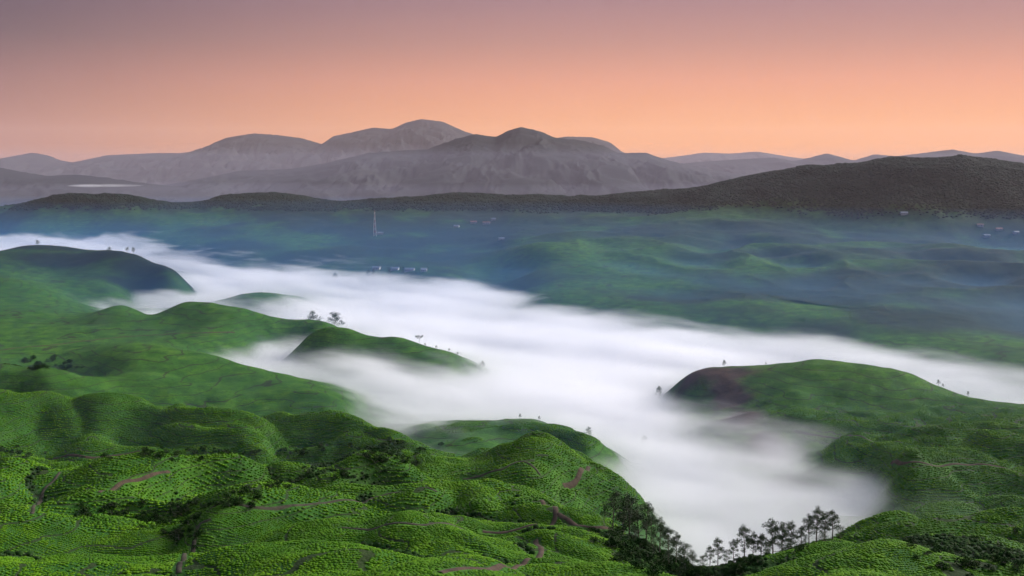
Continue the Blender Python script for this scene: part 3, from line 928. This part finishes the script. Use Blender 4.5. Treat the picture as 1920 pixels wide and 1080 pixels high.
def make_tree(seed, kind):
    """unit tree of 10 m: (trunk mesh, crown mesh)"""
    r_ = random.Random(seed)
    tv, tf, lv, lf = [], [], [], []
    H = 10.0
    lean = Vector((r_.uniform(-.5, .5), r_.uniform(-.5, .5), 0))
    spine = [Vector((0, 0, -0.6)), Vector((0, 0, 0))] + [Vector((lean.x * t * t + r_.uniform(-.08, .08), lean.y * t * t + r_.uniform(-.08, .08), H * t * 0.94)) for t in (0.2, 0.4, 0.6, 0.8, 1.0)]
    tube(tv, tf, spine, [0.24, 0.2, 0.17, 0.14, 0.1, 0.065, 0.03], 7)

    def on(t):
        z = t * H * 0.94
        for a, b in zip(spine[1:], spine[2:]):
            if a.z <= z <= b.z + 1e-6:
                return a.lerp(b, (z - a.z) / (b.z - a.z))
        return spine[-1].copy()
    if kind == 'tall':
        nl, lo, spread, csz = r_.randint(11, 14), 0.32, 2.2, 1.02
    elif kind == 'round':
        nl, lo, spread, csz = r_.randint(12, 15), 0.24, 3.0, 1.4
    else:                                             # flat topped
        nl, lo, spread, csz = r_.randint(8, 10), 0.62, 3.8, 1.0
    ang = r_.uniform(0, 6.28)
    for k in range(nl):
        t = lo + (0.95 - lo) * (k + 0.5) / nl
        ang += 2.4 + r_.uniform(-.5, .5)
        p0 = on(t)
        reach = spread * (1.15 - 0.75 * (t - lo) / (1 - lo)) * r_.uniform(0.65, 1.1) if kind != 'flat' else spread * r_.uniform(0.5, 1)
        up = reach * r_.uniform(0.35, 0.85) if kind != 'flat' else (0.97 - t) * H + r_.uniform(-.2, .3)
        p2 = p0 + Vector((math.cos(ang) * reach, math.sin(ang) * reach, up))
        p1 = p0.lerp(p2, 0.5) + Vector((0, 0, -0.12 * reach))
        tube(tv, tf, [p0, p1, p2], [0.07, 0.05, 0.02], 5)
        leaf_clump(lv, lf, p2, csz * r_.uniform(0.7, 1.2), csz * r_.uniform(0.45, 0.85) * (0.5 if kind == 'flat' else 1), 105, r_, 0.34)
        if r_.random() < 0.75:
            q = p1 + Vector((r_.uniform(-.6, .6), r_.uniform(-.6, .6), r_.uniform(.1, .7)))
            tube(tv, tf, [p1, q], [0.04, 0.015], 4)
            leaf_clump(lv, lf, q, csz * 0.6, csz * 0.45, 50, r_, 0.32)
    if kind != 'flat':
        leaf_clump(lv, lf, spine[-1] + Vector((0, 0, 0.1)), csz * 0.75, csz * 0.9, 110, r_, 0.34)
    res = []
    for nm, v, f, m in (("trunk", tv, tf, m_bark), ("crown", lv, lf, m_leaf)):
        me = bpy.data.meshes.new(nm)
        me.from_pydata([tuple(q) for q in v], [], f)
        me.update()
        me.materials.append(m)
        res.append(me)
    return res


KINDS = {'tall': [make_tree(100 + i, 'tall') for i in range(5)], 'round': [make_tree(200 + i, 'round') for i in range(3)], 'flat': [make_tree(300 + i, 'flat') for i in range(2)]}


def tree(x, Y, H, kind, label, group, name="tree", sink=0.3):
    root = bpy.data.objects.new(name, None)
    COL.objects.link(root)
    root.location = (x, Y, ground(x, Y) - sink)
    root.rotation_euler = (0, 0, rng.uniform(0, 6.28))
    root.scale = (H / 10 * rng.uniform(0.85, 1.1), H / 10 * rng.uniform(0.85, 1.1), H / 10)
    for me in rng.choice(KINDS[kind]):
        o = bpy.data.objects.new(me.name.split('.')[0], me)
        COL.objects.link(o)
        o.parent = root
    tag(root, label, "tree", group)
    return root


def tree_to(px, top_py, Y, kind, label, group, name="tree", hmin=5, hmax=34):
    x, _, zt = W(px, top_py, Y)
    return tree(x, Y, min(hmax, max(hmin, zt - ground(x, Y))), kind, label, group, name)


# grove on the slope right of the centre mound
GA = "grove beside the centre mound"
for px, py, Y, k, lab in [
    (1133, 950, 452, 'tall', "dark tree at the left end of the grove beside the centre mound"),
    (1150, 919, 446, 'tall', "tallest tree of the grove beside the centre mound, its top against the fog"),
    (1168, 938, 440, 'round', "bushy tree between the two tallest of the grove by the centre mound"),
    (1181, 923, 436, 'tall', "second tallest tree of the grove beside the centre mound"),
    (1198, 947, 430, 'round', "rounded tree right of the two tallest in the grove by the mound"),
    (1213, 942, 426, 'tall', "slender tree with a lone tuft rising mid slope in the grove"),
    (1222, 962, 420, 'round', "bushy tree on the falling edge of the grove, mid way down"),
    (1238, 969, 414, 'tall', "slender dark tree on the lower edge of the grove by the fog"),
    (1254, 986, 408, 'tall', "small thin tree near the lower end of the grove"),
    (1269, 997, 400, 'tall', "last slender tree at the lower right end of the grove"),
    (1283, 1018, 392, 'round', "low bushy tree at the foot of the grove beside the dip"),
    (1298, 1034, 384, 'round', "low dark tree in the dip between the grove and the bottom right mound"),
    (1190, 985, 415, 'round', "dark tree inside the grove in front of the tall ones"),
    (1225, 1005, 398, 'round', "dark tree low inside the grove near the bottom edge"),
    (1255, 1030, 384, 'round', "broad dark tree at the bottom edge of the grove"),
    (1170, 990, 425, 'round', "dark tree inside the grove behind the patch of red earth"),
]:
    tree_to(px, py, Y, k, lab, GA, "eucalyptus_tree" if k == 'tall' else "tree")
# row on the back of the bottom right mound
GB = "row of trees behind the bottom right mound"
for px, py, Y, k, lab in [
    (1318, 1040, 372, 'round', "low dark tree at the lower left start of the row behind the mound"),
    (1332, 1023, 368, 'tall', "short dark tree beside the first tall one of the row"),
    (1347, 1006, 368, 'tall', "first tall narrow tree of the row behind the bottom right mound"),
    (1362, 1030, 366, 'round', "low round tree between two narrow ones at the row's lower end"),
    (1376, 1011, 368, 'tall', "narrow dark tree third along the row behind the mound"),
    (1397, 983, 372, 'tall', "tall narrow tree standing clear in the lower half of the row"),
    (1413, 996, 372, 'tall', "thin open tree just right of the tall narrow one in the row"),
    (1428, 1000, 372, 'tall', "thin open tree in the middle of the row with gaps beneath its crown"),
    (1451, 973, 376, 'tall', "tall tree at the middle of the row with a dark pointed top"),
    (1468, 980, 376, 'tall', "dark tree right of the pointed one at the row's middle"),
    (1484, 977, 378, 'tall', "open leaning tree before the gap in the row"),
    (1503, 987, 380, 'tall', "narrow dark tree right after the gap in the row"),
    (1518, 963, 382, 'tall', "left tree of the high cluster at the upper end of the row"),
    (1533, 949, 384, 'tall', "highest tree of the row behind the bottom right mound"),
    (1548, 960, 384, 'tall', "tree just right of the highest one in the row"),
    (1563, 955, 384, 'tall', "wide topped tree near the upper right end of the row"),
    (1576, 985, 382, 'round', "last short tree at the upper right end of the row"),
    (1440, 1018, 366, 'round', "low bushy tree at the foot of the row's middle"),
    (1480, 1008, 370, 'round', "low dark bush tree under the open leaning tree"),
    (1545, 995, 376, 'round', "low bushy tree under the high cluster of the row"),
]:
    tree_to(px, py, Y, k, lab, GB, "eucalyptus_tree" if k == 'tall' else "tree")
# trees standing in or beside the fog
GC = "trees standing out of the valley fog"
for px, py, Y, k, lab in [
    (588, 577, 1560, 'round', "left of the two misty trees standing in the fog behind the knolls"),
    (627, 575, 1555, 'round', "right of the two misty trees standing in the fog behind the knolls"),
    (775, 647, 1285, 'round', "small dark tree at the right tip of the green knoll in the fog"),
    (786, 628, 1290, 'flat', "flat topped tree above the right tip of the green knoll"),
    (797, 651, 1275, 'round', "small tree right of the flat topped one on the knoll"),
    (818, 660, 1262, 'round', "first of the low misty trees along the tail of the knoll"),
    (842, 666, 1250, 'round', "middle one of the low misty trees along the tail of the knoll"),
    (858, 668, 1245, 'round', "last of the low misty trees along the tail of the knoll"),
    (904, 676, 1235, 'round', "faint lone tree in the fog beyond the tail of the knoll"),
    (975, 775, 950, 'tall', "faint tree on the top of the hazy centre knoll"),
    (1011, 779, 945, 'tall', "second faint tree on top of the hazy centre knoll"),
    (1104, 800, 930, 'tall', "faint tree in the fog right of the hazy centre knoll"),
    (1152, 740, 1070, 'round', "faint lone tree deep in the fog in the middle of the valley"),
    (1206, 784, 960, 'tall', "lone tree in the fog left of the right hill's bare flank"),
    (1236, 724, 1120, 'tall', "faint tree in the fog at the left tip of the right hill"),
    (1358, 674, 1100, 'tall', "tiny tree on the left end of the right hill's crest"),
    (1436, 680, 1100, 'round', "very small tree on the crest of the right hill before its top"),
    (1760, 711, 1035, 'tall', "tiny tree on the falling crest of the right hill"),
    (1768, 721, 1030, 'round', "tiny bush like tree beside another on the right hill's falling crest"),
    (1815, 733, 1000, 'tall', "thin tree low on the right hill's crest against the fog"),
]:
    tree_to(px, py, Y, k, lab, GC, hmin=4, hmax=33 if px < 700 else 22)
GD = "trees on the dark hill at the left"
for px, py, lab in [(205, 463, "small tree on the dark hill at the left, first on the crest"), (238, 463, "small tree on the dark hill crest with fog behind, second"), (250, 464, "small tree on the dark hill crest at the left, last one"), (70, 450, "clump like tree on the reddish top of the dark hill at the far left")]:
    tree_to(px, py, 2150 if px > 100 else 2250, 'round', lab, GD, hmin=6, hmax=22)

# ------------------------------------------------------------------ shrubs in the gullies
m_under, nt, out = new_mat("undergrowth_leaves")
geo = node(nt, 'ShaderNodeNewGeometry')
principled(nt, out, ramp(nt, noise(nt, geo.outputs['Position'], 0.4, 2), [(0.3, (0.008, 0.022, 0.006, 1)), (0.55, (0.020, 0.052, 0.010, 1)), (0.75, (0.050, 0.085, 0.018, 1))]), 0.9, 0.03)


def make_shrub(seed):
    r_ = random.Random(seed)
    v, f = [], []
    for k in range(r_.randint(5, 7)):
        a, d = r_.uniform(0, 6.28), r_.uniform(0.1, 0.9)
        leaf_clump(v, f, Vector((math.cos(a) * d, math.sin(a) * d, r_.uniform(0.35, 1.0))), r_.uniform(.4, .7), r_.uniform(.35, .6), 60, r_, 0.26)
    me = bpy.data.meshes.new("shrub")
    me.from_pydata([tuple(q) for q in v], [], f)
    me.update()
    me.materials.append(m_leaf)
    return me


SHRUBS = [make_shrub(400 + i) for i in range(5)]


def shrubs(spots, n, sx, sy, size, label):
    V, F, nv = [], [], 0
    for k in range(n):
        px, py = rng.choice(spots)
        x, Y, z = hit(px + rng.gauss(0, sx), py + rng.gauss(0, sy))
        me = rng.choice(SHRUBS)
        co = np.empty(len(me.vertices) * 3, np.float32)
        me.vertices.foreach_get('co', co)
        q, t = size * rng.uniform(0.6, 1.5), rng.uniform(0, 6.28)
        co = co.reshape(-1, 3) * np.array((q * 1.25, q, q))
        c, s_ = math.cos(t), math.sin(t)
        co = np.stack([co[:, 0] * c - co[:, 1] * s_ + x, co[:, 0] * s_ + co[:, 1] * c + Y, co[:, 2] + z - 0.2 * q], 1)
        V.append(co)
        nf = len(me.polygons)
        F.append(np.arange(nf * 4).reshape(-1, 4) + nv)
        nv += len(co)
    V, F = np.concatenate(V), np.concatenate(F)
    o = mesh_obj("scrub", V.tolist(), F.tolist(), m_under)
    tag(o, label, "scrub", None, "stuff")


shrubs([(230, 960), (270, 975), (320, 985), (180, 965), (345, 1005), (340, 960)], 60, 26, 9, 2.0, "dark scrub in the gully at the lower left")
shrubs([(470, 930), (520, 912), (580, 900), (440, 945), (640, 893)], 40, 22, 6, 1.8, "dark scrub along the hollow above the centre mound")
shrubs([(300, 856), (350, 852), (420, 850), (570, 845), (540, 850), (200, 858), (20, 850), (60, 858)], 45, 26, 4, 2.4, "dark scrub in the gully between the first and second hill row")
shrubs([(690, 850), (740, 858), (780, 848), (720, 870)], 30, 26, 8, 2.2, "dark scrub on the shaded end of the second hill row")
shrubs([(80, 690), (110, 685), (60, 680), (140, 690)], 24, 20, 5, 3.0, "dark scrub on the slope below the long brown road")
shrubs([(1190, 1040), (1220, 1055), (1250, 1065), (1170, 1020), (1280, 1070)], 50, 22, 12, 2.2, "dark scrub in the undergrowth of the grove")
shrubs([(1360, 1072), (1420, 1052), (1480, 1030), (1540, 1012), (1330, 1080)], 40, 20, 4, 1.5, "low dark scrub at the foot of the tree row")
shrubs([(1760, 1045), (1820, 1050), (1880, 1040)], 30, 34, 18, 1.8, "dark scrub on the shaded slope at the bottom right corner")

PS = scatter(185, 1150, 2.0, 29, 0, True)
PS = PS[nrg.uniform(0, 1, len(PS)) > 0.25]
instancer("undergrowth", PS, nrg.uniform(0.4, 1.4, len(PS)), m_under, "dark uneven undergrowth filling the gullies between the tea fields", "undergrowth", 0.95, 0.75, 1.0, 2)

# ------------------------------------------------------------------ woods on the far ridge (one mass)
m_wood, nt, out = new_mat("far_wood")
geo = node(nt, 'ShaderNodeNewGeometry')
principled(nt, out, ramp(nt, noise(nt, geo.outputs['Position'], 1 / 40, 2), [(0.3, (0.007, 0.021, 0.018, 1)), (0.7, (0.011, 0.029, 0.022, 1))]), 0.9, 0.1)
th_ = np.radians(nrg.uniform(-30, 30, 300000))
rad_ = np.sqrt(nrg.uniform(2900 ** 2, 4600 ** 2, 300000))
wx, wy = rad_ * np.sin(th_), rad_ * np.cos(th_)
k = (sample_grid(wood_v, wx, wy) > nrg.uniform(0.55, 0.95, 300000)) & (ground_np(wx, wy) > nrg.uniform(82, 96, 300000))
wx, wy = wx[k], wy[k]
PWD = np.stack([wx, wy, ground_np(wx, wy) - 1], 1)
instancer("woodland", PWD, nrg.uniform(0.5, 1.25, len(PWD)), m_wood, "dark woodland covering the far ridge beyond the valley", "woodland", 4.6, 0.6, 3.0, 1)

# ------------------------------------------------------------------ far houses and mast
m_wall = plain_mat("whitewash", (0.45, 0.44, 0.42, 1), 0.8, 0.08, 0.5)
m_tin = plain_mat("tin_roof", (0.26, 0.29, 0.33, 1), 0.5, 0.15, 0.5)
m_tile = plain_mat("clay_roof", (0.38, 0.20, 0.15, 1), 0.8, 0.2, 0.5)
m_dpane = plain_mat("window_glass", (0.04, 0.05, 0.07, 1), 0.2, 0.2, 1)
m_mast = plain_mat("mast_paint", (0.75, 0.72, 0.70, 1), 0.6, 0.05, 0.2)
m_red = plain_mat("red_mast_paint", (0.55, 0.12, 0.08, 1), 0.6, 0.05, 0.2)


def boxes(name, specs, mat, parent):
    v, f = [], []
    for (x0, x1, y0, y1, z0, z1) in specs:
        b = len(v)
        v += [(x, y, z) for z in (z0, z1) for y in (y0, y1) for x in (x0, x1)]
        f += [tuple(b + i for i in q) for q in ((0, 2, 3, 1), (4, 5, 7, 6), (0, 1, 5, 4), (2, 6, 7, 3), (0, 4, 6, 2), (1, 3, 7, 5))]
    return mesh_obj(name, v, f, mat, parent)


def house(px, py, w, d, h, roof, label, group, turn):
    x, Y, z = hit(px, py, 1500)
    root = bpy.data.objects.new("house", None)
    COL.objects.link(root)
    root.location = (x, Y, z + 0.6)
    root.rotation_euler = (0, 0, turn)
    tag(root, label, "house", group)
    boxes("wall", [(-w / 2, w / 2, -d / 2, d / 2, -4, h)], m_wall, root)
    e, rh = 0.7, d * 0.28
    v = [(-w / 2 - e, -d / 2 - e, h - 0.2), (w / 2 + e, -d / 2 - e, h - 0.2), (w / 2 + e, d / 2 + e, h - 0.2), (-w / 2 - e, d / 2 + e, h - 0.2), (-w / 2 - e, 0, h + rh), (w / 2 + e, 0, h + rh)]
    mesh_obj("roof", v, [(0, 1, 5, 4), (2, 3, 4, 5), (0, 4, 3), (1, 2, 5), (3, 2, 1, 0)], roof, root)
    n = max(2, int(w / 4))
    for i in range(n):
        cx_ = -w / 2 + w * (i + 0.5) / n
        boxes("door" if i == n // 2 else "window", [(cx_ - 0.7, cx_ + 0.7, -d / 2 - 0.05, -d / 2 + 0.1, 0.1 if i == n // 2 else 1.2, 2.6)], m_dpane, root)


HG = "houses on the far slope"
house(1850, 446, 17, 9, 5, m_tin, "bright white house on the far right slope, lowest of its hamlet", HG, 0.2)
house(1838, 424, 16, 8, 4, m_tile, "house with a clay roof on the far right slope, first of its row", HG, -0.2)
house(1873, 432, 18, 8, 4, m_tile, "long house with a clay roof in the middle of the right hamlet", HG, 0.1)
house(1905, 438, 15, 8, 4, m_tin, "grey roofed house at the right end of the right hamlet", HG, 0.3)
house(1695, 403, 20, 9, 4, m_tin, "lone pale house high on the far right slope", HG, 0.1)
house(712, 440, 20, 9, 5, m_tin, "low pale house at the foot of the mast", HG, 0.1)
house(856, 426, 16, 9, 4, m_tin, "pale house at the left end of the centre hamlet", HG, -0.2)
house(888, 419, 20, 9, 5, m_tile, "pinkish house in the middle of the centre hamlet", HG, 0.1)
house(912, 421, 22, 9, 5, m_tile, "pinkish long house at the right end of the centre hamlet", HG, -0.1)
house(925, 413, 14, 8, 4, m_tin, "small pale house above the centre hamlet", HG, 0.2)
house(940, 450, 14, 8, 4, m_tin, "small pale house below the centre hamlet", HG, 0.2)
VG = "factory sheds at the far rim of the fog"
for px, py, w_, lab in [(706, 502, 26, "long grey roofed shed at the left of the far rim of the fog"), (740, 504, 30, "long pale roofed shed in the middle of the far rim of the fog"), (768, 506, 34, "bright roofed shed on the far rim of the fog"), (795, 506, 20, "small shed at the right of the far rim of the fog")]:
    house(px, py + 3, w_ * 0.62, 10, 4, m_tin, lab, VG, rng.uniform(-.3, .3))
for px, py, lab in [(700, 497, "dark tree beside the left shed at the rim of the fog"), (730, 499, "dark tree between the left sheds at the rim of the fog"), (756, 500, "dark tree between the right sheds at the rim of the fog"), (802, 503, "dark tree right of the last shed at the rim of the fog"), (690, 506, "dark tree left of the sheds at the rim of the fog"), (628, 512, "faint tree in the fog far left of the sheds")]:
    tree_to(px, py, 2330, 'round', lab, "trees among the far sheds", hmin=9, hmax=20)

mx, mY, mz = hit(703, 443, 1500)
mast = bpy.data.objects.new("radio_mast", None)
COL.objects.link(mast)
mast.location = (mx, mY, mz)
tag(mast, "pale red and white lattice mast on the far side of the valley", "mast")
MH = W(703, 398, mY)[2] - mz


def mast_xy(t):
    return 4.2 * (1 - t) + 0.8 * t


for sx, sy in ((-1, -1), (1, -1), (1, 1), (-1, 1)):
    v, f = [], []
    tube(v, f, [Vector((sx * mast_xy(t), sy * mast_xy(t), MH * t)) for t in (0, 0.5, 1)], [0.5, 0.42, 0.3], 5)
    mesh_obj("leg", v, f, m_mast, mast)
for k in range(9):
    a, b = k / 9, (k + 1) / 9
    v, f = [], []
    for (s0, s1), (e0, e1) in (((-1, -1), (1, -1)), ((1, -1), (1, 1)), ((1, 1), (-1, 1)), ((-1, 1), (-1, -1))):
        A_, B_ = mast_xy(a), mast_xy(b)
        tube(v, f, [Vector((s0 * A_, s1 * A_, MH * a)), Vector((e0 * B_, e1 * B_, MH * b))], [0.22, 0.22], 4)
        tube(v, f, [Vector((s0 * B_, s1 * B_, MH * b)), Vector((e0 * B_, e1 * B_, MH * b))], [0.22, 0.22], 4)
    mesh_obj("brace", v, f, m_red if k % 2 else m_mast, mast)
v, f = [], []
tube(v, f, [Vector((0, 0, MH * 0.98)), Vector((0, 0, MH * 1.1))], [0.3, 0.15], 5)
mesh_obj("antenna", v, f, m_red, mast)
